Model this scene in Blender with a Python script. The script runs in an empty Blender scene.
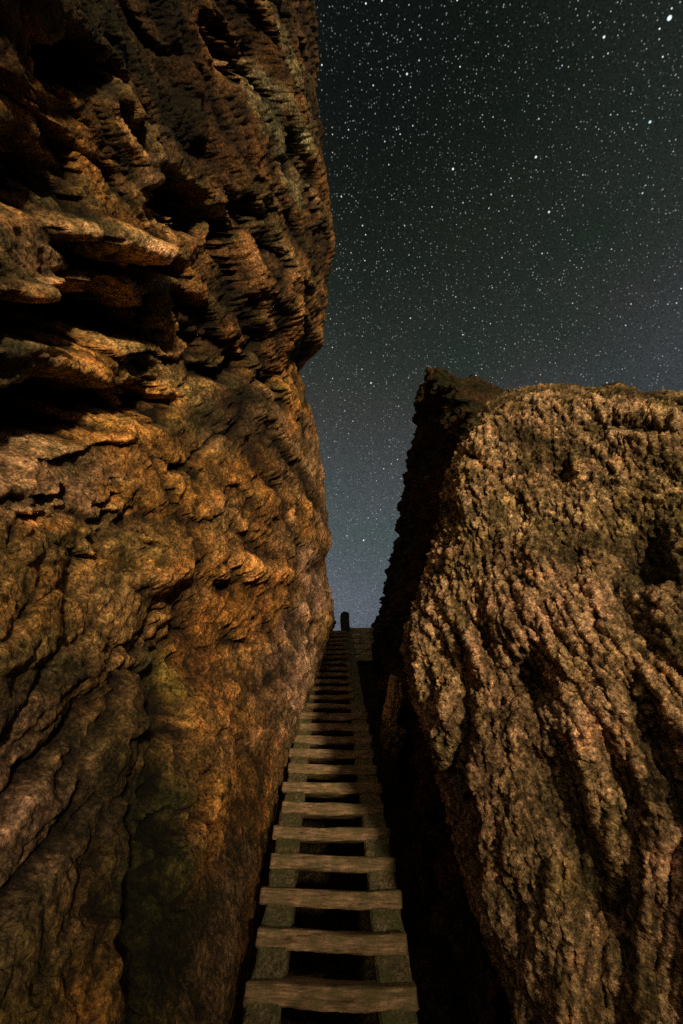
import bpy, math, random
import numpy as np
from mathutils import Vector, Matrix
R = math.radians
C = bpy.context.scene.collection
rng = np.random.RandomState(7)
random.seed(7)

# ---------------------------------------------------------------- frame of the gully
SL = R(40.0)                      # slope of the stair
CA, SA = math.cos(SL), math.sin(SL)
CAMZ = 1.6
H0 = 2.17                         # eye above the stair line, square to it
def W(X, Y, T):
    """gully frame (right, square to the slope, along the slope) -> world"""
    X, Y, T = np.broadcast_arrays(np.asarray(X, float), np.asarray(Y, float), np.asarray(T, float))
    return np.stack([X, T*CA - Y*SA, CAMZ + T*SA + Y*CA], -1)

# ---------------------------------------------------------------- numpy noise
def _hash(ix, iy, iz, seed):
    h = (ix.astype(np.int64)*374761393 + iy.astype(np.int64)*668265263 + iz.astype(np.int64)*2147483647 + seed*974634777) & 0xffffffff
    h = ((h ^ (h >> 13))*1274126177) & 0xffffffff
    h = ((h ^ (h >> 16))*2246822519) & 0xffffffff
    return h ^ (h >> 15)
GR = np.random.RandomState(3).normal(size=(256, 3)); GR /= np.linalg.norm(GR, axis=1)[:, None]
def pn(p, seed=0):
    i = np.floor(p).astype(np.int64); f = p - i
    u = f*f*f*(f*(f*6-15)+10)
    out = 0
    for dx in (0, 1):
        wx = u[:, 0] if dx else 1-u[:, 0]
        for dy in (0, 1):
            wy = u[:, 1] if dy else 1-u[:, 1]
            for dz in (0, 1):
                wz = u[:, 2] if dz else 1-u[:, 2]
                g = GR[_hash(i[:, 0]+dx, i[:, 1]+dy, i[:, 2]+dz, seed) & 255]
                d = g[:, 0]*(f[:, 0]-dx) + g[:, 1]*(f[:, 1]-dy) + g[:, 2]*(f[:, 2]-dz)
                out = out + wx*wy*wz*d
    return out*1.5
def fbm(p, octv=4, seed=0, gain=.5, ridged=False):
    a = 1.0; s = 0; q = p.copy()
    for k in range(octv):
        n = pn(q, seed+k*17)
        if ridged: n = 1-2*np.abs(n)*1.3
        s = s + a*n; a *= gain; q = q*2.03 + 5.1
    return s
def worley(p, seed=0):
    i = np.floor(p).astype(np.int64); f = p - i
    f1 = np.full(len(p), 9.); f2 = np.full(len(p), 9.); cid = np.zeros(len(p))
    for dx in (-1, 0, 1):
        for dy in (-1, 0, 1):
            for dz in (-1, 0, 1):
                h = _hash(i[:, 0]+dx, i[:, 1]+dy, i[:, 2]+dz, seed)
                px = dx + (h & 1023)/1023. - f[:, 0]
                py = dy + ((h >> 10) & 1023)/1023. - f[:, 1]
                pz = dz + ((h >> 20) & 1023)/1023. - f[:, 2]
                d = px*px+py*py+pz*pz
                c = ((h*48271) & 0xffff)/65535.
                m = d < f1
                f2 = np.where(m, f1, np.minimum(f2, d)); f1 = np.where(m, d, f1); cid = np.where(m, c, cid)
    return np.sqrt(f1), np.sqrt(f2), cid
def ss(a, b, x):
    t = np.clip((x-a)/(b-a), 0, 1); return t*t*(3-2*t)
def warp(p, amp, freq, seed):
    q = p*freq
    return p + amp*np.stack([pn(q, seed), pn(q+9.7, seed+1), pn(q-4.3, seed+2)], 1)

def cavity(h, k, amt):
    e = h - blur(h[..., None], k)[..., 0]
    return np.clip(1 + amt*e/(e.std()+1e-9), .25, 1.7)[..., None]  # hollow dirt and shade plus ridge highlights, painted into the colour
# ---------------------------------------------------------------- mesh helpers
def link(name, me, mat, parent=None):
    o = bpy.data.objects.new(name, me); C.objects.link(o)
    if mat: me.materials.append(mat)
    if parent: o.parent = parent
    return o
def blur(a, k):
    for _ in range(k):
        p = np.pad(a, ((1, 1), (1, 1), (0, 0)), 'edge')
        a = (p[:-2, 1:-1]+p[2:, 1:-1]+p[1:-1, :-2]+p[1:-1, 2:]+2*a)/6
    return a
def grid_normals(G, k=5):
    du = np.gradient(G, axis=1); dv = np.gradient(G, axis=0)
    n = np.cross(du, dv); n /= np.linalg.norm(n, axis=2)[..., None]+1e-9
    n = blur(n, k); n /= np.linalg.norm(n, axis=2)[..., None]+1e-9
    return n
def grid_mesh(name, G, mat, col=None, flip=False, smooth=True):
    nr, nc = G.shape[:2]
    idx = np.arange(nr*nc).reshape(nr, nc)
    a, b, c, d = idx[:-1, :-1], idx[:-1, 1:], idx[1:, 1:], idx[1:, :-1]
    q = np.stack([a, b, c, d] if not flip else [a, d, c, b], -1).reshape(-1, 4)
    me = bpy.data.meshes.new(name)
    me.vertices.add(nr*nc); me.vertices.foreach_set('co', G.reshape(-1).astype(np.float32))
    me.loops.add(q.size); me.loops.foreach_set('vertex_index', q.reshape(-1).astype(np.int32))
    me.polygons.add(len(q)); me.polygons.foreach_set('loop_start', (np.arange(len(q))*4).astype(np.int32))
    me.polygons.foreach_set('loop_total', np.full(len(q), 4, np.int32))
    me.polygons.foreach_set('use_smooth', np.full(len(q), smooth))
    me.update(calc_edges=True)
    if col is not None:
        ca = me.color_attributes.new('tint', 'FLOAT_COLOR', 'POINT')
        cc = np.ones((nr*nc, 4), np.float32); cc[:, :3] = col.reshape(-1, 3)
        ca.data.foreach_set('color', cc.reshape(-1))
    me.validate()
    return link(name, me, mat)
def tag(o, label, cat, group=None):
    o['label'] = label; o['category'] = cat
    if group: o['group'] = group
    return o

# ---------------------------------------------------------------- materials
def nodes(name):
    m = bpy.data.materials.new(name); m.use_nodes = True
    nt = m.node_tree; b = nt.nodes['Principled BSDF']
    return m, nt, b
def ramp(nt, stops):
    r = nt.nodes.new('ShaderNodeValToRGB'); e = r.color_ramp.elements
    while len(e) < len(stops): e.new(.5)
    for k, (p, c) in enumerate(stops):
        e[k].position = p; e[k].color = (*c, 1) if len(c) == 3 else c
    return r
def rock_mat(name, scale=1.0, bump=.5, spec=.25, rough=.85):
    m, nt, b = nodes(name); N = nt.nodes.new; L = nt.links.new
    at = N('ShaderNodeAttribute'); at.attribute_name = 'tint'
    tc = N('ShaderNodeTexCoord')
    n1 = N('ShaderNodeTexNoise'); n1.inputs['Scale'].default_value = 22*scale; n1.inputs['Detail'].default_value = 9; n1.inputs['Roughness'].default_value = .72
    n2 = N('ShaderNodeTexNoise'); n2.inputs['Scale'].default_value = 5*scale; n2.inputs['Detail'].default_value = 7; n2.inputs['Roughness'].default_value = .65; n2.inputs['Distortion'].default_value = .8
    L(tc.outputs['Object'], n1.inputs['Vector']); L(tc.outputs['Object'], n2.inputs['Vector'])
    r1 = ramp(nt, [(.34, (.12,)*3), (.46, (.72,)*3), (.58, (1.2,)*3), (.70, (2.4, 2.2, 1.9))])
    r2 = ramp(nt, [(.34, (.25, .28, .2)), (.47, (.85, .86, .72)), (.57, (1.15, 1.1, 1.0)), (.70, (1.6, 1.3, 1.0))])
    L(n1.outputs['Fac'], r1.inputs['Fac']); L(n2.outputs['Fac'], r2.inputs['Fac'])
    def mul(a, c):
        x = N('ShaderNodeMix'); x.data_type = 'RGBA'; x.blend_type = 'MULTIPLY'; x.inputs[0].default_value = 1
        L(a, x.inputs[6]); L(c, x.inputs[7]); return x.outputs[2]
    c = mul(at.outputs['Color'], r1.outputs['Color']); c = mul(c, r2.outputs['Color'])
    vp = N('ShaderNodeTexVoronoi'); vp.inputs['Scale'].default_value = 34*scale
    wv = N('ShaderNodeVectorMath'); wv.operation = 'MULTIPLY_ADD'; wv.inputs[1].default_value = (.09,)*3
    L(n1.outputs['Color'], wv.inputs[0]); L(tc.outputs['Object'], wv.inputs[2]); L(wv.outputs[0], vp.inputs['Vector'])
    rv = ramp(nt, [(.0, (.12, .10, .08)), (.22, (.5,)*3), (.42, (1,)*3), (1.0, (1.15,)*3)]); L(vp.outputs['Distance'], rv.inputs['Fac'])
    c = mul(c, rv.outputs['Color'])
    nf = N('ShaderNodeTexNoise'); nf.inputs['Scale'].default_value = 64*scale; nf.inputs['Detail'].default_value = 5; nf.inputs['Roughness'].default_value = .8; L(tc.outputs['Object'], nf.inputs['Vector'])
    rf = ramp(nt, [(.36, (.22, .2, .18)), (.47, (.8,)*3), (.55, (1.15, 1.12, 1.05)), (.66, (2.3, 2.1, 1.8))]); L(nf.outputs['Fac'], rf.inputs['Fac'])
    c = mul(c, rf.outputs['Color'])
    L(c, b.inputs['Base Color'])
    b.inputs['Roughness'].default_value = rough; b.inputs['Specular IOR Level'].default_value = spec
    n3 = N('ShaderNodeTexNoise'); n3.inputs['Scale'].default_value = 48*scale; n3.inputs['Detail'].default_value = 6; n3.inputs['Roughness'].default_value = .7
    L(tc.outputs['Object'], n3.inputs['Vector'])
    v = N('ShaderNodeTexVoronoi'); v.inputs['Scale'].default_value = 26*scale; L(n2.outputs['Color'], v.inputs['Vector'])
    L(tc.outputs['Object'], v.inputs['Vector'])
    ad = N('ShaderNodeMath'); ad.operation = 'ADD'; L(n3.outputs['Fac'], ad.inputs[0]); 
    mv = N('ShaderNodeMath'); mv.operation = 'MULTIPLY'; mv.inputs[1].default_value = .5; L(v.outputs['Distance'], mv.inputs[0]); L(mv.outputs[0], ad.inputs[1])
    bp = N('ShaderNodeBump'); bp.inputs['Strength'].default_value = bump; bp.inputs['Distance'].default_value = .045
    L(ad.outputs[0], bp.inputs['Height']); L(bp.outputs['Normal'], b.inputs['Normal'])
    return m
M_ROCKL = rock_mat('ochre_limestone', 1.0, .8, .3)
M_ROCKR = rock_mat('pitted_limestone', 1.2, .8, .2)
M_DARK = rock_mat('weathered_rock', 1.0, .8, .1)

def wood_mat(name, base, moss, k):
    m, nt, b = nodes(name); N = nt.nodes.new; L = nt.links.new
    tc = N('ShaderNodeTexCoord'); mp = N('ShaderNodeMapping'); mp.inputs['Scale'].default_value = k
    L(tc.outputs['Object'], mp.inputs['Vector'])
    oi = N('ShaderNodeObjectInfo'); va = N('ShaderNodeVectorMath'); va.operation = 'ADD'
    L(mp.outputs[0], va.inputs[0])
    sc = N('ShaderNodeVectorMath'); sc.operation = 'SCALE'; sc.inputs['Scale'].default_value = 60
    cb = N('ShaderNodeCombineXYZ'); L(oi.outputs['Random'], cb.inputs[0]); L(oi.outputs['Random'], cb.inputs[1]); L(cb.outputs[0], sc.inputs[0]); L(sc.outputs[0], va.inputs[1])
    g = N('ShaderNodeTexNoise'); g.inputs['Scale'].default_value = 6; g.inputs['Detail'].default_value = 8; g.inputs['Roughness'].default_value = .7; g.inputs['Distortion'].default_value = .5
    L(va.outputs[0], g.inputs['Vector'])
    r = ramp(nt, [(.32, tuple(x*.15 for x in base)), (.5, base), (.66, tuple(x*2.1 for x in base))])
    L(g.outputs['Fac'], r.inputs['Fac'])
    p = N('ShaderNodeTexNoise'); p.inputs['Scale'].default_value = 7; p.inputs['Detail'].default_value = 6; p.inputs['Roughness'].default_value = .65
    L(tc.outputs['Object'], p.inputs['Vector'])
    rp = ramp(nt, [(.45, (0, 0, 0)), (.62, (1, 1, 1))]); L(p.outputs['Fac'], rp.inputs['Fac'])
    mx = N('ShaderNodeMix'); mx.data_type = 'RGBA'; L(rp.outputs['Color'], mx.inputs[0]); L(r.outputs['Color'], mx.inputs[6]); mx.inputs[7].default_value = (*moss, 1)
    L(mx.outputs[2], b.inputs['Base Color']); b.inputs['Roughness'].default_value = .85; b.inputs['Specular IOR Level'].default_value = .2
    bp = N('ShaderNodeBump'); bp.inputs['Strength'].default_value = .9; bp.inputs['Distance'].default_value = .02
    L(g.outputs['Fac'], bp.inputs['Height']); L(bp.outputs['Normal'], b.inputs['Normal'])
    return m
M_TREAD = wood_mat('weathered_tread_wood', (.30, .21, .125), (.17, .15, .07), (1.2, 10, 10))
M_STR = wood_mat('mossy_beam_wood', (.17, .15, .085), (.10, .12, .045), (8, 1.2, 8))
M_POST = wood_mat('grey_post_wood', (.07, .065, .045), (.04, .05, .02), (8, 8, 1.2))
M_RAIL = wood_mat('grey_rail_wood', (.50, .42, .28), (.25, .24, .12), (1.2, 10, 10))

# ---------------------------------------------------------------- pixel <-> gully helpers (for reading sizes off a survey)
F = 440.0
def px(X, Y, T): return 332.5 + F*X/T, 520 - F*Y/T

# ================================================================ LEFT CLIFF
TE = 7.0
ysil = np.array([-300, -150, 0, 60, 120, 190, 240, 290, 345, 353, 372, 400, 430, 470, 520, 545, 560, 600, 625, 656, 700, 760])
xsil = np.array([300, 306, 313, 318, 321, 327, 331, 326, 325, 319, 301, 306, 318, 324, 327, 329, 324, 331, 333, 320, 313, 306])
Hfar_Y = ((520-ysil)/F*TE)[::-1]; Hfar_H = (-(xsil-332.5)/F*TE)[::-1]
def Hbase(Y, T):
    hn = np.interp(Y, [-4, -3, -2.17, -1.3, -.4, .5, 1.5, 3, 6, 13], [.40, .42, .49, .86, 1.22, 1.5, 1.6, 1.45, 1.15, .8])
    hn = hn*(1 + (.20-.055*np.clip(T, 0, 5))*ss(-2.2, -1.0, Y))
    hf = np.interp(Y, Hfar_Y, Hfar_H)
    w = ss(2.4, TE+.3, T)*(1-ss(-1.9, -2.3, Y)) + ss(3.4, TE, T)*ss(-1.9, -2.3, Y)
    return hn*(1-w) + hf*w

nr, nc = 820, 560
invt = np.linspace(1/0.62, 1/TE, nc-34)
tcol = 1/invt
tback = -np.geomspace(.05, 5, 14)[::-1] + .55
tcols = np.concatenate([tback, tcol])
endc = 20
v = np.linspace(0, 1, nr)[:, None]
Tm = np.broadcast_to(tcols[None, :], (nr, len(tcols)))
tp = np.maximum(Tm, .3)
Ymin = -np.minimum(4.0, 1.35*(tp+.55)); Ymax = 1.40*(tp+.6)
Y = Ymin + (Ymax-Ymin)*v
X = -Hbase(Y, Tm)
U = 332.5 + F*X/np.maximum(Tm, .3); V = 520 - F*Y/np.maximum(Tm, .3)   # where the base stands in the survey picture
def blob(cx, cy, rx, ry, ang, p=2.0):
    a = R(ang); dx = U-cx; dy = V-cy
    e = ((dx*math.cos(a)+dy*math.sin(a))/rx)**2 + ((-dx*math.sin(a)+dy*math.cos(a))/ry)**2
    return np.exp(-e**p)
near = (Tm > .5)
P0 = np.stack([X, Y, Tm], -1).reshape(-1, 3)
wr = warp(P0, .35, .9, 11)
damp = (1-.6*ss(5.2, 6.8, Tm))
foot = ss(-2.3, -1.5, Y)          # keep the foot of the wall clear of the stair
# large strata, stretched along the gully
q = wr*np.array([.8, .9, .33]); n_big = fbm(q, 3, 21).reshape(Y.shape)
# tilted ledges: ridged bands
tl = wr[:, 1] + .22*wr[:, 2]
q = np.stack([wr[:, 0]*.6, tl*1.6, wr[:, 2]*.45], 1); n_led = fbm(q, 2, 31, .45, True).reshape(Y.shape)
f1, f2, cid = worley(warp(P0, .34, 1.3, 15)*np.array([1.2, 1.35, .62]), 5)
f1b, f2b, cidb = worley(warp(P0, .12, 4, 18)*np.array([4, 2.9, 2.2]), 9)
blk = (cid.reshape(Y.shape)-.5); crack = 1-ss(0, .10, (f2-f1).reshape(Y.shape))
blk2 = (cidb.reshape(Y.shape)-.5); crack2 = 1-ss(0, .12, (f2b-f1b).reshape(Y.shape))
med = fbm(wr*np.array([2.3, 1.9, 1.3]), 4, 41).reshape(Y.shape)
meds = fbm(wr*np.array([1.5, 1.6, .75]), 3, 45, .42).reshape(Y.shape)
up = ss(-.3, 1.2, Y)              # the upper wall is far rougher than the lower slab
out = (.17*n_big*(.6+.35*up) + .040*n_led*(1-.2*up) + .13*blk*(.55+.5*up) - .05*crack*(.3+.5*up) + .070*med*(.85*(1-up)+.45*up) + .06*meds*up)*damp
out = out*(.25+.75*foot)
# caves, hollows and fissures (positive = recess)
caves = [(62, 318, 92, 26, 3, .85), (20, 325, 50, 22, 0, .35), (112, 262, 46, 11, 12, .45), (165, 205, 34, 22, 42, .55), (66, 412, 80, 24, -12, .75),
         (8, 452, 44, 24, -10, .55), (150, 400, 26, 18, -15, .35), (228, 372, 34, 10, 6, .4), (195, 345, 14, 16, 0, .25), (235, 50, 16, 44, -35, .35), (60, 60, 40, 26, 30, .3),
         (15, 170, 46, 40, 20, .35), (215, 245, 10, 34, -8, .22), (240, 205, 22, 16, 10, .2), (120, 120, 26, 14, 40, .22),
         (22, 516, 24, 5, -18, .2), (54, 494, 20, 5, -18, .18), (108, 514, 15, 5, -32, .18), (136, 512, 15, 5, -32, .16), (118, 488, 12, 4, -28, .14), (176, 462, 20, 7, -12, .16),
         (92, 545, 22, 5, -28, .12), (130, 538, 14, 4, -40, .12), (255, 478, 12, 6, -30, .08), (258, 560, 14, 6, 25, .07),
         (160, 700, 22, 66, 18, .26), (150, 860, 30, 110, 8, .22), (205, 800, 14, 40, 30, .12), (270, 860, 10, 120, 12, .10)]
cav = np.zeros_like(Y)
U0, V0 = U.copy(), V.copy()
wob_ = lambda sd: (26*fbm(P0*np.array([2, 2.6, 1.3]), 4, sd, .6) + 5*pn(P0*np.array([9, 11, 5.]), sd+7)).reshape(Y.shape)
U = U0 + wob_(301); V = V0 + .7*wob_(351)
for (cx, cy, rx, ry, an, d) in caves:
    nj = 1 + .35*pn(P0*3.3, 77).reshape(Y.shape)
    cav += d*blob(cx, cy, rx*1.0, ry*1.0, an)*nj
U, V = U0, V0
def fissure(x0, y0, x1, y1, w, d):
    global cav
    L = math.hypot(x1-x0, y1-y0); dx, dy = (x1-x0)/L, (y1-y0)/L
    s = (U-x0)*dx + (V-y0)*dy; e = -(U-x0)*dy + (V-y0)*dx
    e = -(e + 34*med)
    m = ss(-12, 12, s)*(1-ss(L-14, L+12, s))
    cav += .6*d*ss(-w*.6, w*.6, e)*np.exp(-np.maximum(e, 0)/(6+4*w))*m
for f_ in [(-10, 850, 108, 706, 6, .24), (70, 790, 150, 660, 5, .17), (112, 680, 170, 600, 4, .15), (0, 740, 60, 670, 3, .10), (0, 920, 120, 800, 4, .12), (30, 980, 120, 860, 3, .08),
           (185, 650, 250, 480, 3, .07), (0, 640, 90, 560, 3, .10), (40, 680, 110, 600, 3, .09), (265, 470, 282, 540, 3, .07), (95, 990, 140, 760, 4, .10)]:
    fissure(*f_)
U, V = U0 + .4*wob_(371), V0 + .3*wob_(381)
bul = .30*blob(92, 236, 46, 14, 12) + .55*blob(71, 327, 18, 8, -4) + .16*blob(150, 560, 38, 30, -30) + .22*blob(270, 300, 40, 50, 10) + .12*blob(215, 520, 30, 40, 0) + .14*blob(35, 285, 50, 9, -4)
U, V = U0, V0
p1, p2, pc = worley(warp(P0, .10, 5, 93)*np.array([7, 6, 4.0]), 23)
pit = ((pc > .62)*np.clip(1-p1/.55, 0, 1)**1.3).reshape(Y.shape)
p1, p2, pc = worley(warp(P0, .05, 9, 95)*np.array([17, 13, 9.0]), 25)
pitf = ((pc > .5)*np.clip(1-p1/.6, 0, 1)).reshape(Y.shape)
inz = (Tm > .8)
disp = out - (cav*(1-.4*ss(5.6, 6.9, Tm)) - bul)*inz*(.3+.7*foot)
G = np.stack([X + disp*.92, Y - disp*.18, Tm + 0*Y], -1)
# second pass: small relief along the true normals
for (amp, fr, sd, an) in ((.026, 4.0, 51, .55), (.014, 11, 61, .6), (.014, 30, 71, .8)):
    n = grid_normals(G); n *= np.sign(n[..., :1].mean())
    Pq = G.reshape(-1, 3)*np.array([1, .58, an])*fr
    k = fbm(Pq, 4, sd, .66, sd == 51).reshape(Y.shape)
    s = np.clip(Tm/3.0, .4, 1.4) if amp < .03 else np.ones_like(Y)
    G = G + n*(k*amp*s*(.72-.34*up)*(.4+.6*foot))[..., None]
Xsm = G[..., 0].copy()
n = grid_normals(G); n *= np.sign(n[..., :1].mean())
G = G + n*(-(.055*pit + .022*pitf)*(.4+.6*foot)*np.sign((n[..., 0]).mean()))[..., None]
G = G + n*((blk2*.042 - crack2*.014)*(.75+.25*up)*damp)[..., None]
# end of the wall: turns away to the left beyond the top of the stair
last = G[:, -1:, :]
s = np.geomspace(.03, 7, endc)[None, :, None]
endG = last + s*np.array([-1.0, 0, 0]) + (1-np.exp(-s*3))*np.array([0, 0, .35]) + s*np.array([0, -.25, .25])
G = np.concatenate([G, endG], 1)
# tint
def mixc(c, col, w): return c*(1-w[..., None]) + np.array(col)*w[..., None]
Pn = P0
c1 = fbm(Pn*np.array([.9, 1.0, .5]), 4, 101).reshape(Y.shape); c2 = fbm(Pn*np.array([2.6, 3, 1.4])+3, 4, 111).reshape(Y.shape); c3 = fbm(Pn*np.array([1.3, 1.5, .7])-7, 4, 121).reshape(Y.shape)
col = np.zeros(Y.shape+(3,)) + np.array([.36, .24, .105])
col = mixc(col, (.50, .25, .065), ss(.0, .45, c1)*.8)
col = mixc(col, (.34, .25, .18), ss(.05, .5, c3)*.7)
col = mixc(col, (.13, .115, .05), ss(.1, .45, c2)*.75)
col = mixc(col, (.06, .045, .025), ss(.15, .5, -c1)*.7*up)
orange = blob(215, 620, 70, 190, 12, 1.2); col = mixc(col, (.52, .23, .05), orange*.8*(.6+.4*np.clip(c2+.5, 0, 1)))
pink = np.maximum(blob(10, 740, 60, 110, 0, 1.2), blob(300, 620, 34, 130, 8, 1.4)); col = mixc(col, (.58, .38, .30), pink*.85*ss(-.5, .2, c3))
pale = blob(275, 110, 40, 130, -10, 1.2)*ss(-.1, .25, c3); col = mixc(col, (.30, .32, .22), pale*.8)
brt = blob(90, 236, 48, 14, 12); col = mixc(col, (.62, .42, .26), brt*.8)
brt = blob(210, 520, 22, 30, 0, 1.2); col = mixc(col, (.60, .40, .20), brt*.5)
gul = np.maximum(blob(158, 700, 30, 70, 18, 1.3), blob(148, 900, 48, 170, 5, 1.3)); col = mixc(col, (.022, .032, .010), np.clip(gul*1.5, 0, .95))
moss = blob(215, 410, 60, 40, 0, 1.2); col = mixc(col, (.07, .085, .03), moss*.6*ss(-.2, .3, c2))
rust = (1-ss(330, 400, V))*ss(120, 190, U)*(1-pale*.8); col = mixc(col, (.27, .135, .05), rust*.8)
lich = ss(.05, .3, c2)*blob(285, 110, 30, 130, -8, 1.3); col = mixc(col, (.36, .37, .22), lich*.8)
col = mixc(col, (.05, .055, .022), ss(.0, .3, fbm(Pn*2.1+31, 4, 141).reshape(Y.shape))*(1-ss(380, 480, V))*.75*(1-lich))
top = 1-ss(0, 300, V); col *= (1-.55*top*(1-np.maximum(pale, lich)))[..., None]  # light falloff towards the top painted into the tint
big2 = fbm(Pn*np.array([.8, .8, .5])+20, 3, 131).reshape(Y.shape)
col *= (1-.55*ss(.0, .4, big2))[..., None]
yel = blob(188, 705, 7, 46, -4, 1.2); col = mixc(col, (.46, .33, .08), yel*.8*ss(.05, .3, c2))
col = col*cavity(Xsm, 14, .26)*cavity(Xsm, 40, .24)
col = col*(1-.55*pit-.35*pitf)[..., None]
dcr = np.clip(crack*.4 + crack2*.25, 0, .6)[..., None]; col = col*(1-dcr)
col = col*(1-.85*np.clip(cav*2.2-.1, 0, 1))[..., None]  # cave darkness put into the tint as painted shade
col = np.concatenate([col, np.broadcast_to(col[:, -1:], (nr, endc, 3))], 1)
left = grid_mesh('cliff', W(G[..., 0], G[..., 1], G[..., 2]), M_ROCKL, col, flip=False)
tag(left, 'tall rough ochre cliff left of the wooden stair with black hollows and overhanging ledges', 'cliff')

# ================================================================ RIGHT: lit front rock
ytab = np.array([300, 392, 410, 430, 480, 540, 610, 650, 690, 730, 770, 830, 900, 960, 1024, 1140])
xtab = np.array([508, 507, 487, 470, 449, 441, 419, 404, 414, 430, 443, 457, 473, 498, 522, 560])
ttx = np.array([400, 500, 520, 545, 575, 600, 625, 650, 690, 760, 950]); tty = np.array([392, 392, 387, 381, 384, 388, 381, 391, 387, 380, 385])
nr2, nc2 = 640, 520
v = np.linspace(0, 1, nr2)[:, None]; u = np.linspace(0, 1, nc2)[None, :]**1.15
yy = 385 + (1150-385)*v + 0*u
for _ in range(4):
    xl = np.interp(yy, ytab, xtab); xx = xl + (1000-xl)*u
    yt = np.interp(xx, ttx, tty); yy = yt + (1150-yt)*v
a = (xx-332.5)/F; b = (520-yy)/F
KX = .55
T = (2.55 + KX*.75)/(CA - SA*b + KX*a)
edge = (xx-xl)
T = T + .22*np.exp(-edge/9.0) + .30*np.exp(-(yy-yt)/9.0)
PX, PY, PT = a*T, b*T, T
Wd = W(PX, PY, PT)
p = Wd.reshape(-1, 3); 
wr = warp(p, .25, 1.1, 211)
lo = ss(470, 720, yy)             # fluted lower down, lumpy above
xc = wr[:, 0]*.85 - wr[:, 1]*.5 - wr[:, 2]*.10
fl = fbm(np.stack([xc*4.0, wr[:, 2]*.6, wr[:, 1]*.5], 1), 4, 221, .6, True).reshape(T.shape)
lump = fbm(wr*np.array([1.9, 1.9, 1.1]), 3, 231, .5).reshape(T.shape)
f1, f2, cid = worley(warp(p, .22, 2, 241)*np.array([3.0, 3.0, 1.5]), 13)
blk = cid.reshape(T.shape)-.5; crack = 1-ss(0, .12, (f2-f1).reshape(T.shape))
big = fbm(p*.55, 2, 251).reshape(T.shape)
ed = ss(0, 30, edge)*ss(0, 16, yy-yt)*.75+.25
U, V = xx, yy
pits = 0
for (cx, cy, rx, ry, an, d) in [(655, 560, 26, 40, 10, .35), (565, 475, 16, 14, 0, .2), (545, 690, 16, 34, -20, .2), (487, 425, 4, 22, 6, .16), (490, 478, 34, 5, 42, .18), (520, 505, 14, 8, 20, .12), (645, 425, 40, 10, 5, .25), (600, 430, 12, 14, 0, .16), (640, 640, 20, 50, -20, .25),
         (530, 690, 22, 26, -25, .22), (560, 800, 30, 60, -22, .22), (470, 700, 8, 70, -4, .2), (610, 900, 22, 90, -25, .22), (470, 800, 12, 80, -10, .16), (660, 760, 20, 80, -22, .25), (520, 900, 10, 80, -16, .14), (630, 560, 10, 30, 20, .15)]:
    pits = pits + d*blob(cx, cy, rx, ry, an)
fl2 = fbm(np.stack([xc*11, wr[:, 2]*1.9, wr[:, 1]*1.5], 1), 3, 225, .6, True).reshape(T.shape)
out = .058*fl*(.1+.9*lo) + .030*fl2*(.45+.55*lo) + .075*lump*(1-.4*lo) + .02*blk + .20*big*ed - pits*.45
nn = grid_normals(Wd); nn *= np.sign((nn*np.array([-.5, -.85, 0])).sum(-1).mean())
G2 = Wd + nn*(out*ed)[..., None]
for (amp, fr, sd, rdg) in ((.015, 7, 261, True), (.013, 17, 271, True), (.011, 38, 281, False)):
    n = grid_normals(G2); n *= np.sign((n*np.array([-.5, -.85, 0])).sum(-1).mean())
    k = fbm(G2.reshape(-1, 3)*np.array([1, 1, (.34 if fr < 10 else .55)])*fr, 4, sd, .66, rdg).reshape(T.shape)
    G2 = G2 + n*(k*amp*np.clip(T/2.6, .5, 1.4)*(.4+.6*ss(0, 22, yy-yt)))[..., None]
c1 = fbm(p*1.1, 4, 301).reshape(T.shape); c2 = fbm(p*3.0+4, 4, 311).reshape(T.shape)
col = np.zeros(T.shape+(3,)) + np.array([.33, .235, .145])
col = mixc(col, (.26, .21, .09), ss(0, .4, c1)*.7)
col = mixc(col, (.42, .31, .21), ss(.05, .45, c2)*.7)
col = mixc(col, (.10, .085, .045), ss(.1, .45, -c2)*.7)
col = mixc(col, (.36, .22, .17), ss(.1, .5, -c1)*.5*lo)
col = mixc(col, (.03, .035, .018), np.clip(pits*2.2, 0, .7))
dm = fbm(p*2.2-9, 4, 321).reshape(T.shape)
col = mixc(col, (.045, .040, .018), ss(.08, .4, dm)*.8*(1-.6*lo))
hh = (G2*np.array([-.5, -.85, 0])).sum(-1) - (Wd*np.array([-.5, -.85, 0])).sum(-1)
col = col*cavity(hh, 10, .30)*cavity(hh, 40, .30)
# wrap back along the gully and over the top
def ext(G, col, k, side, step):
    s = np.geomspace(.03, step, k)
    if side == 'left':
        e0 = G[:, :1, :]; d = e0 - np.array([0, 0, CAMZ]); r = s[::-1][None, :, None]
        e = e0 + d*r*.9 + np.array([.22, 0, 0])*r
        return np.concatenate([e, G], 1), np.concatenate([np.broadcast_to(col[:, :1], (G.shape[0], k, 3)), col], 1)
    e0 = G[:1]; r = s[::-1][:, None, None]
    e = e0 + np.array([.15, 1.0, -.18])*r
    return np.concatenate([e, G], 0), np.concatenate([np.broadcast_to(col[:1], (k, G.shape[1], 3)), col], 0)
G2, col = ext(G2, col, 14, 'left', 1.1)
G2, col = ext(G2, col, 12, 'top', 3.0)
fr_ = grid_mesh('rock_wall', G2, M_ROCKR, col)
tag(fr_, 'lit brown fluted rock wall on the right with a ragged top edge against the stars', 'rock')

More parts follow.
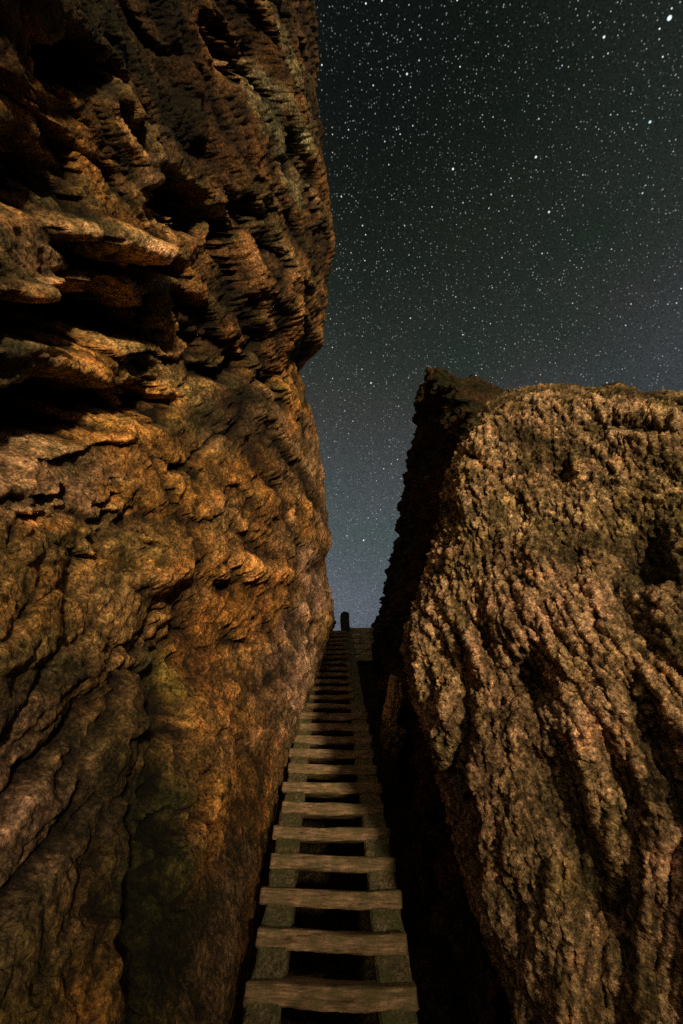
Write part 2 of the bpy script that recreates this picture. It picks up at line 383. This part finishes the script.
# ================================================================ RIGHT: dark back wall with the pointed crest
ys = np.array([200, 340, 365, 385, 410, 430, 460, 500, 550, 590, 620, 700, 760]); xs = np.array([431, 431, 430, 424, 412, 415, 405, 399, 393, 381, 372, 367, 365])
fY = ((520-ys)/F*9)[::-1]; fX = ((xs-332.5)/F*9)[::-1]
nr3, nc3 = 420, 260
v = np.linspace(0, 1, nr3)[:, None]; t = np.linspace(0, 1, nc3)[None, :]
Ttop = lambda T: np.interp(T, [1.5, 3, 4.5, 6, 7.5, 9], [-1.4, -.2, .9, 1.75, 2.4, 3.17])
T = 1.75 + (9-1.75)*t + 0*v
Yt = Ttop(T); Y = -4.2 + (Yt+4.2)*v
tst = np.interp(Y, [-4, -2, -1, 0, 1, 2, 3.2], [1.8, 1.9, 2.7, 3.5, 4.3, 5.6, 8.0])
T = np.maximum(tst, T); 
w = ss(1.5, 8.5, T)
Xn = .62 + .30*np.maximum(Y+2.17, 0)
X = Xn*(1-w) + np.interp(Y, fY, fX)*w
P3 = np.stack([X, Y, T], -1).reshape(-1, 3)
wr = warp(P3, .25, 1.2, 401)
o = (.16*fbm(wr*np.array([1.2, 1.3, .9]), 4, 411).reshape(X.shape) + .10*fbm(wr*3.2, 5, 421, .62, True).reshape(X.shape))*(1-.35*ss(7, 9, T))
X = X + o*np.clip((Y+2.9), .3, 1)
Y = Y + .16*fbm(P3*np.array([2, 1, 3.0]), 4, 431).reshape(X.shape)*v
G3 = np.stack([X, Y, T], -1)
# crest running off to the right, and the far end turning away
s = np.geomspace(.04, 4.5, 70)[:, None, None]
cr = G3[-1:] + s*np.array([1.0, -.34, .10]); cr[..., 1] += .20*fbm((cr*2.2).reshape(-1, 3), 3, 441).reshape(cr.shape[:2])*np.minimum(1, s[..., 0]*3)
G3 = np.concatenate([G3, cr], 0)
s = np.geomspace(.04, 4.0, 16)[None, :, None]
G3 = np.concatenate([G3, G3[:, -1:] + s*np.array([1.0, -.34, .35])], 1)
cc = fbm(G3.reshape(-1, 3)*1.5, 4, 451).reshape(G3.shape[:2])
col = mixc(np.zeros(G3.shape) + np.array([.075, .05, .03]), (.035, .035, .018), ss(-.1, .4, cc))  # tint lowered so the crest looks shaded where light reaches it
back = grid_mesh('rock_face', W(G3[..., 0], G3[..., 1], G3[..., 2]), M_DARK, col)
tag(back, 'dark unlit rock face beside the upper stair, rising to a pointed crest', 'rock')

# ---- upright slab leaning right of the stair, its light painted as a pale tint
def boulder(name, cx, cy, ct, rx, ry, rt, seed, mat, tint, rot=0):
    n1, n2 = 60, 80
    th = np.linspace(0.001, math.pi-.001, n1)[:, None]; ph = np.linspace(0, 2*math.pi, n2)[None, :]
    d = np.stack([np.sin(th)*np.cos(ph), np.cos(th)+0*ph, np.sin(th)*np.sin(ph)], -1)
    d = np.sign(d)*np.abs(d)**.8
    k = 1 + .30*fbm((d*1.3+seed).reshape(-1, 3), 4, seed).reshape(d.shape[:2]) + .08*fbm((d*5+seed).reshape(-1, 3), 3, seed+5, .6, True).reshape(d.shape[:2])
    g = d*k[..., None]*np.array([rx, ry, rt])
    ca, sa = math.cos(rot), math.sin(rot)
    gx = g[..., 0]*ca - g[..., 1]*sa; gy = g[..., 0]*sa + g[..., 1]*ca
    col = np.zeros(g.shape)+np.array(tint)
    return grid_mesh(name, W(cx+gx, cy+gy, ct+g[..., 2]), mat, col)
slab = boulder('boulder', .60, -1.88, 4.45, .07, .27, .12, 3, M_ROCKR, (.70, .50, .28), R(-8))
tag(slab, 'narrow upright stone slab, tinted pale to look lit, wedged between the stair and the dark rock', 'boulder')
for i, (bx, by, bt, sx, sy, st, lab) in enumerate([
    (.60, -2.15, 4.35, .10, .13, .16, 'small brown stone at the foot of the upright slab'),
    (-.50, -2.12, 4.55, .13, .12, .35, 'low mossy stone between the cliff and the left stair beam')]):
    o = boulder('boulder', bx, by, bt, sx, sy, st, 11+i*4, M_ROCKR, (.20, .15, .085))
    tag(o, lab, 'boulder')

# ================================================================ STAIR
STEP = .2626
def beam(name, x0, x1, y0, y1, t0, t1, mat, parent, seed=0, nseg=80, wob=.006):
    """long timber laid along the slope, slightly uneven"""
    ts = np.linspace(t0, t1, nseg); prof = [(x0, y0), (x0, y1), (x0+.012, y1+.012), (x1-.012, y1+.012), (x1, y1), (x1, y0)]
    vs = []; fs = []; m = len(prof)
    r = np.random.RandomState(seed)
    for k, tt in enumerate(ts):
        jx, jy = r.normal(0, wob, 2)
        for (xx_, yy_) in prof: vs.append(W(xx_+jx+r.normal(0, wob*.4), yy_+jy+r.normal(0, wob*.3), tt))
    for k in range(nseg-1):
        for j in range(m):
            a_, b_ = k*m+j, k*m+(j+1) % m; fs.append((a_, b_, b_+m, a_+m))
    fs.append(tuple(range(m))[::-1]); fs.append(tuple(range((nseg-1)*m, nseg*m)))
    me = bpy.data.meshes.new(name); me.from_pydata([tuple(map(float, q)) for q in vs], [], fs); me.update()
    return link(name, me, mat, parent)
def plank(name, c, hx, hy, hz, mat, parent, seed, rot=(0, 0, 0), wob=.005, nx=44):
    """rounded, worn plank with its length along local x"""
    r = np.random.RandomState(seed); prof = []
    for k in range(16):
        an = 2*math.pi*(k+.5)/16; ca, sa = math.cos(an), math.sin(an); e = .22
        prof.append((math.copysign(abs(ca)**e, ca)*hy, math.copysign(abs(sa)**e, sa)*hz))
    xs_ = np.concatenate([[-hx], np.linspace(-hx+.008, hx-.008, nx), [hx]])
    ph = r.rand(8)*6.28
    vs, fs = [], []; m = 16
    for i, x_ in enumerate(xs_):
        k = .86 if i in (0, len(xs_)-1) else 1.0
        sag = -.006*(1-(x_/hx)**2) + .003*math.sin(x_*9+ph[0])
        for j, (y_, z_) in enumerate(prof):
            n_ = wob*math.sin(x_*14+ph[1]+j*.9) + wob*.8*math.sin(x_*31+ph[2]+j*1.7) + r.normal(0, wob*.25)
            front = 1 if y_ < 0 else .3
            chip = -.010*front*max(0, math.sin(x_*5.3+ph[3]))**6 if z_ > 0 else 0
            vs.append((x_ + (r.normal(0, .002) if k < 1 else 0), y_*k + n_*front - (chip if y_ < 0 else 0), z_*k + n_*.4 + sag + chip*.5))
    for i in range(len(xs_)-1):
        for j in range(m):
            a_, b_ = i*m+j, i*m+(j+1) % m; fs.append((a_, a_+m, b_+m, b_))
    fs.append(tuple(range(m))); fs.append(tuple(range((len(xs_)-1)*m, len(xs_)*m))[::-1])
    me = bpy.data.meshes.new(name); me.from_pydata(vs, [], fs); me.update()
    for p_ in me.polygons: p_.use_smooth = True
    o = link(name, me, mat, parent); o.location = c; o.rotation_euler = rot
    return o
base = W(0, -H0, .1)
stair = bpy.data.objects.new('staircase', None); C.objects.link(stair)
tag(stair, 'steep open wooden stair with thick plank treads climbing the gap between the rocks', 'staircase')
T0 = 2.09
beam('stringer', -.385, -.225, -H0-.16, -H0-.045, .10, 9.05, M_STR, stair, 1)
beam('stringer', .215, .385, -H0-.16, -H0-.045, .10, 9.05, M_STR, stair, 2)
NT = 26
for i in range(-7, NT):
    tt = T0 + STEP*i
    c = W(0, -H0, tt)
    r = random.Random(i+50)
    upper = tt > 5.15
    hx = (.400 if not upper else .285) + r.uniform(-.012, .012)
    cx = r.uniform(-.008, .008) + (.0 if not upper else -.005)
    plank('tread', (cx, c[1]+.085, c[2]-.03 + (0.004 if upper else 0)), hx, .115, .041 if not upper else .030, M_TREAD, stair, i+100,
          rot=(R(r.uniform(-1.5, 1.5)), R(2.0+r.uniform(-.7, .7)), R(-3.0+r.uniform(-1.0, 1.0))))
# landing fence at the head of the stair
fence = bpy.data.objects.new('landing_fence', None); C.objects.link(fence)
tag(fence, 'dark round-topped post with horizontal boards closing the landing at the top of the stair', 'fence')
tpt = W(.27, -2.17, 8.85)
def post(name, x, y, z0, z1, r0, mat, parent, seed):
    vs, fs = [], []; m = 14; rr = np.random.RandomState(seed)
    hs = list(np.linspace(z0, z1-.10, 14)) + [z1-.06, z1-.03, z1-.01, z1]
    ks = [1]*14 + [.95, .82, .55, .15]
    for h, k in zip(hs, ks):
        for j in range(m):
            an = 2*math.pi*j/m; q = r0*k*(1+.08*math.sin(j*2.1+h*3)+rr.normal(0, .02))
            vs.append((x+q*math.cos(an)+.012*math.sin(h*4), y+q*math.sin(an), h))
    for i in range(len(hs)-1):
        for j in range(m):
            a_, b_ = i*m+j, i*m+(j+1) % m; fs.append((a_, b_, b_+m, a_+m))
    fs.append(tuple(range(m))[::-1]); fs.append(tuple(range((len(hs)-1)*m, len(hs)*m)))
    me = bpy.data.meshes.new(name); me.from_pydata(vs, [], fs); me.update()
    for p_ in me.polygons: p_.use_smooth = True
    return link(name, me, mat, parent)
zt = tpt[2]
post('post', .265, tpt[1], zt-1.1, zt+.36, .092, M_POST, fence, 5)
for k in range(6):
    plank('board', (.56, tpt[1]+.03+.004*k, zt-.03-.113*k), .30, .022, .058, M_RAIL, fence, 300+k, rot=(0, R(1.5*math.sin(k*2)), 0), nx=12)
plank('rail', (.05, tpt[1]+.14, zt-.02), .26, .05, .03, M_RAIL, fence, 320, rot=(0, R(.5), 0), nx=12)

# ================================================================ ground, gully floor, added light-blocking ridge behind
def structure(o): o['kind'] = 'structure'; return o
g = np.stack(np.meshgrid(np.linspace(-1, 1, 140), np.linspace(-1, 1, 140)), -1)
g = np.sign(g)*np.abs(g)**3*1500
zz = 0.12*fbm(np.concatenate([g.reshape(-1, 2)*.3, np.zeros((140*140, 1))], 1), 3, 501).reshape(140, 140)*np.exp(-(np.abs(g).max(-1)/80)) - .12 - .30*np.maximum(-g[..., 1]-4, 0)  # slope behind the viewer shaped to let the low light through
structure(grid_mesh('ground', np.concatenate([g, zz[..., None]], -1), M_DARK, np.zeros((140, 140, 3))+np.array([.10, .075, .05])))
gx = np.linspace(-1.4, 2.2, 120)[None, :]; gt = np.linspace(-.6, 9.6, 300)[:, None]
gy = -2.75 + .12*fbm(np.stack(np.broadcast_arrays(gx*1.6, gt*1.6, 0*gx), -1).reshape(-1, 3), 4, 511).reshape(300, 120)
GW = W(gx+0*gt, gy, gt+0*gx)
# head of the gully runs level beyond the stair
extn = GW[-1:] + np.linspace(.2, 6, 20)[:, None, None]*np.array([0, 1.0, .0])
GW = np.concatenate([GW, extn], 0)
structure(grid_mesh('gully_floor', GW, M_DARK, np.zeros(GW.shape)+np.array([.05, .04, .025])))
# unseen rise added behind the viewer to shade the lower scene
RY, RH = -30, -1.35
rx_ = np.linspace(-24, 40, 260)[None, :]; rp = np.linspace(-1, 1, 60)[:, None]
prof = np.clip(1-np.abs(rp)**1.6, 0, 1)
hgt = (RH + .35*fbm(np.stack([rx_*.8, 0*rx_, 0*rx_], -1).reshape(-1, 3), 4, 521).reshape(1, -1))*prof*(1+0*rx_) - 8.5*(1-prof)
structure(grid_mesh('light_block_rise', np.stack([rx_+0*rp, RY+rp*8+0*rx_, hgt], -1), M_DARK, np.zeros((60, 260, 3))+np.array([.12, .09, .06])))

# ================================================================ sky
# the axis of the gully must project to (332.5, 520)
ax = Vector((0, CA, SA)); upv = Vector((0, -SA, CA)); rt = Vector((1, 0, 0))
yaw = math.atan(9/F); pit = math.atan(8/F)
fwd = (ax*1.0 + rt*math.tan(yaw) + upv*math.tan(pit)).normalized()
right = fwd.cross(upv).normalized(); upc = right.cross(fwd)
w = bpy.data.worlds.new('World'); bpy.context.scene.world = w; w.use_nodes = True
nt = w.node_tree; N = nt.nodes.new; L = nt.links.new
for n_ in list(nt.nodes): nt.nodes.remove(n_)
SUN_AZ, SUN_EL = R(17), R(-5)      # towards the lamp: behind and to the right
tc = N('ShaderNodeTexCoord'); sep = N('ShaderNodeSeparateXYZ'); L(tc.outputs['Generated'], sep.inputs[0])
rp_ = ramp(nt, [(0.0, (.004, .004, .004)), (.30, (.06, .075, .095)), (.50, (.088, .101, .122)), (.66, (.064, .072, .080)), (.80, (.0330, .0370, .0340)), (.93, (.0110, .0150, .0115)), (1.0, (.0040, .0055, .0050))])
L(sep.outputs['Z'], rp_.inputs['Fac'])
nz = N('ShaderNodeTexNoise'); nz.inputs['Scale'].default_value = 3.5; nz.inputs['Detail'].default_value = 3; L(tc.outputs['Generated'], nz.inputs['Vector'])
rn = ramp(nt, [(.3, (.75, .95, .82)), (.5, (1, 1, 1)), (.7, (1.12, 1.1, 1.08))]); L(nz.outputs['Fac'], rn.inputs['Fac'])
def mixn(kind, a, b, f=1.0):
    x = N('ShaderNodeMix'); x.data_type = 'RGBA'; x.blend_type = kind; x.inputs[0].default_value = f
    if isinstance(a, tuple): x.inputs[6].default_value = (*a, 1)
    else: L(a, x.inputs[6])
    if isinstance(b, tuple): x.inputs[7].default_value = (*b, 1)
    else: L(b, x.inputs[7])
    return x.outputs[2]
skyc = mixn('MULTIPLY', rp_.outputs['Color'], rn.outputs['Color'])
# grain of unresolved stars
gn = N('ShaderNodeTexNoise'); gn.inputs['Scale'].default_value = 330; gn.inputs['Detail'].default_value = 1; L(tc.outputs['Generated'], gn.inputs['Vector'])
rg = ramp(nt, [(.3, (.7,)*3), (.5, (1,)*3), (.7, (1.3,)*3)]); L(gn.outputs['Fac'], rg.inputs['Fac'])
skyc = mixn('MULTIPLY', skyc, rg.outputs['Color'])
rx0 = N('ShaderNodeMapRange'); rx0.inputs['From Min'].default_value = 0; rx0.inputs['From Max'].default_value = .6; rx0.inputs['To Min'].default_value = 1.15; rx0.inputs['To Max'].default_value = .72; L(sep.outputs['X'], rx0.inputs['Value'])
cx0 = N('ShaderNodeCombineXYZ'); [L(rx0.outputs[0], cx0.inputs[k]) for k in range(3)]
skyc = mixn('MULTIPLY', skyc, cx0.outputs[0])
def math_(op, a, b=None, c=None):
    m = N('ShaderNodeMath'); m.operation = op
    for k, x in enumerate((a, b, c)):
        if x is None: continue
        if isinstance(x, (int, float)): m.inputs[k].default_value = x
        else: L(x, m.inputs[k])
    return m.outputs[0]
def stars(scale, rad, power, strength, off):
    va = N('ShaderNodeVectorMath'); va.operation = 'ADD'; va.inputs[1].default_value = (off, off*.7, off*1.3); L(tc.outputs['Generated'], va.inputs[0])
    v_ = N('ShaderNodeTexVoronoi'); v_.inputs['Scale'].default_value = scale; L(va.outputs[0], v_.inputs['Vector'])
    s_ = N('ShaderNodeSeparateColor'); L(v_.outputs['Color'], s_.inputs[0])
    mr = N('ShaderNodeMapRange'); mr.inputs['From Min'].default_value = rad; mr.inputs['From Max'].default_value = rad*.35
    mr.inputs['To Min'].default_value = 0; mr.inputs['To Max'].default_value = 1; L(v_.outputs['Distance'], mr.inputs['Value'])
    br = math_('POWER', s_.outputs[0], power)
    k = math_('MULTIPLY', mr.outputs[0], math_('MULTIPLY', br, strength))
    tint = mixn('MIX', (1, .93, .85), (.75, .88, 1.0), .5); 
    mx = tint.node; L(s_.outputs[1], mx.inputs[0])
    sc = N('ShaderNodeVectorMath'); sc.operation = 'SCALE'; L(tint, sc.inputs[0]); L(k, sc.inputs['Scale'])
    return sc.outputs[0]
total = skyc
for a_ in [(230, .28, 4, .45, 3.1), (110, .15, 8.0, 1.2, 1.3), (60, .085, 4.5, 1.6, 5.7), (22, .040, 2.0, 1.9, 8.2)]:
    total = mixn('ADD', total, stars(*a_))
# one bright bluish star high up on the right
def dirpx(x, y):
    return (fwd + right*((x-341.5)/F) + upc*((512-y)/F)).normalized()
for (x, y, r_, st, c_) in [(669.5, 18, .0032, 1.8, (.7, .88, 1)), (453, 169, .0022, 1.1, (1, .95, .85)), (604, 37, .0020, 1.0, (1, 1, 1)), (650, 122, .0023, .9, (.7, .95, 1)), (407, 74, .0019, 1, (.8, .95, 1)), (536, 157, .0022, .9, (1, 1, 1)), (371, 383, .0022, .9, (.9, .95, 1)), (549, 212, .0022, .9, (.9, 1, 1))]:
    dt = N('ShaderNodeVectorMath'); dt.operation = 'DISTANCE'; dt.inputs[1].default_value = dirpx(x, y); L(tc.outputs['Generated'], dt.inputs[0])
    mr = N('ShaderNodeMapRange'); mr.inputs['From Min'].default_value = r_; mr.inputs['From Max'].default_value = r_*.4; mr.inputs['To Min'].default_value = 0; mr.inputs['To Max'].default_value = st; L(dt.outputs['Value'], mr.inputs['Value'])
    sc = N('ShaderNodeVectorMath'); sc.operation = 'SCALE'; sc.inputs[0].default_value = c_; L(mr.outputs[0], sc.inputs['Scale'])
    total = mixn('ADD', total, sc.outputs[0])
# added warm fill glow behind the viewer, lifts the shadows
gy_ = N('ShaderNodeMapRange'); gy_.interpolation_type = 'SMOOTHSTEP'; gy_.inputs['From Min'].default_value = -.25; gy_.inputs['From Max'].default_value = -.9; L(sep.outputs['Y'], gy_.inputs['Value'])
sg = N('ShaderNodeVectorMath'); sg.operation = 'SCALE'; sg.inputs[0].default_value = (.30, .19, .10); L(gy_.outputs[0], sg.inputs['Scale'])
total = mixn('ADD', total, sg.outputs[0])
bg = N('ShaderNodeBackground'); L(total, bg.inputs['Color']); bg.inputs['Strength'].default_value = 1.0
sky = N('ShaderNodeTexSky'); sky.sky_type = 'NISHITA'; sky.sun_disc = False; sky.sun_elevation = max(SUN_EL, R(-5)); sky.sun_rotation = math.pi - SUN_AZ
bg2 = N('ShaderNodeBackground'); L(sky.outputs[0], bg2.inputs['Color']); bg2.inputs['Strength'].default_value = .0004
ad = N('ShaderNodeAddShader'); L(bg.outputs[0], ad.inputs[0]); L(bg2.outputs[0], ad.inputs[1])
wo = N('ShaderNodeOutputWorld'); L(ad.outputs[0], wo.inputs['Surface'])

# ================================================================ warm light from behind right
sd = bpy.data.lights.new('sun', 'SUN'); sd.energy = 2.8; sd.angle = R(4.5); sd.color = (1.0, .72, .42)
so = bpy.data.objects.new('sun', sd); C.objects.link(so)
tow = Vector((math.sin(SUN_AZ)*math.cos(SUN_EL), -math.cos(SUN_AZ)*math.cos(SUN_EL), math.sin(SUN_EL)))
so.rotation_euler = tow.to_track_quat('Z', 'Y').to_euler(); so.location = (4, -8, 4)

# ================================================================ camera
cd = bpy.data.cameras.new('camera'); cam = bpy.data.objects.new('camera', cd); C.objects.link(cam)
cd.sensor_width = 36; cd.sensor_fit = 'AUTO'; cd.lens = F/1024*36; cd.clip_start = .05; cd.clip_end = 5000
cam.matrix_world = Matrix((( right.x, upc.x, -fwd.x, 0), (right.y, upc.y, -fwd.y, 0), (right.z, upc.z, -fwd.z, CAMZ), (0, 0, 0, 1)))
sc = bpy.context.scene; sc.camera = cam
sc.render.resolution_x = 683; sc.render.resolution_y = 1024
sc.cycles.use_denoising = False; sc.cycles.sample_clamp_indirect = .4
sc.view_settings.view_transform = 'Standard'; sc.view_settings.look = 'None'; sc.view_settings.exposure = 0
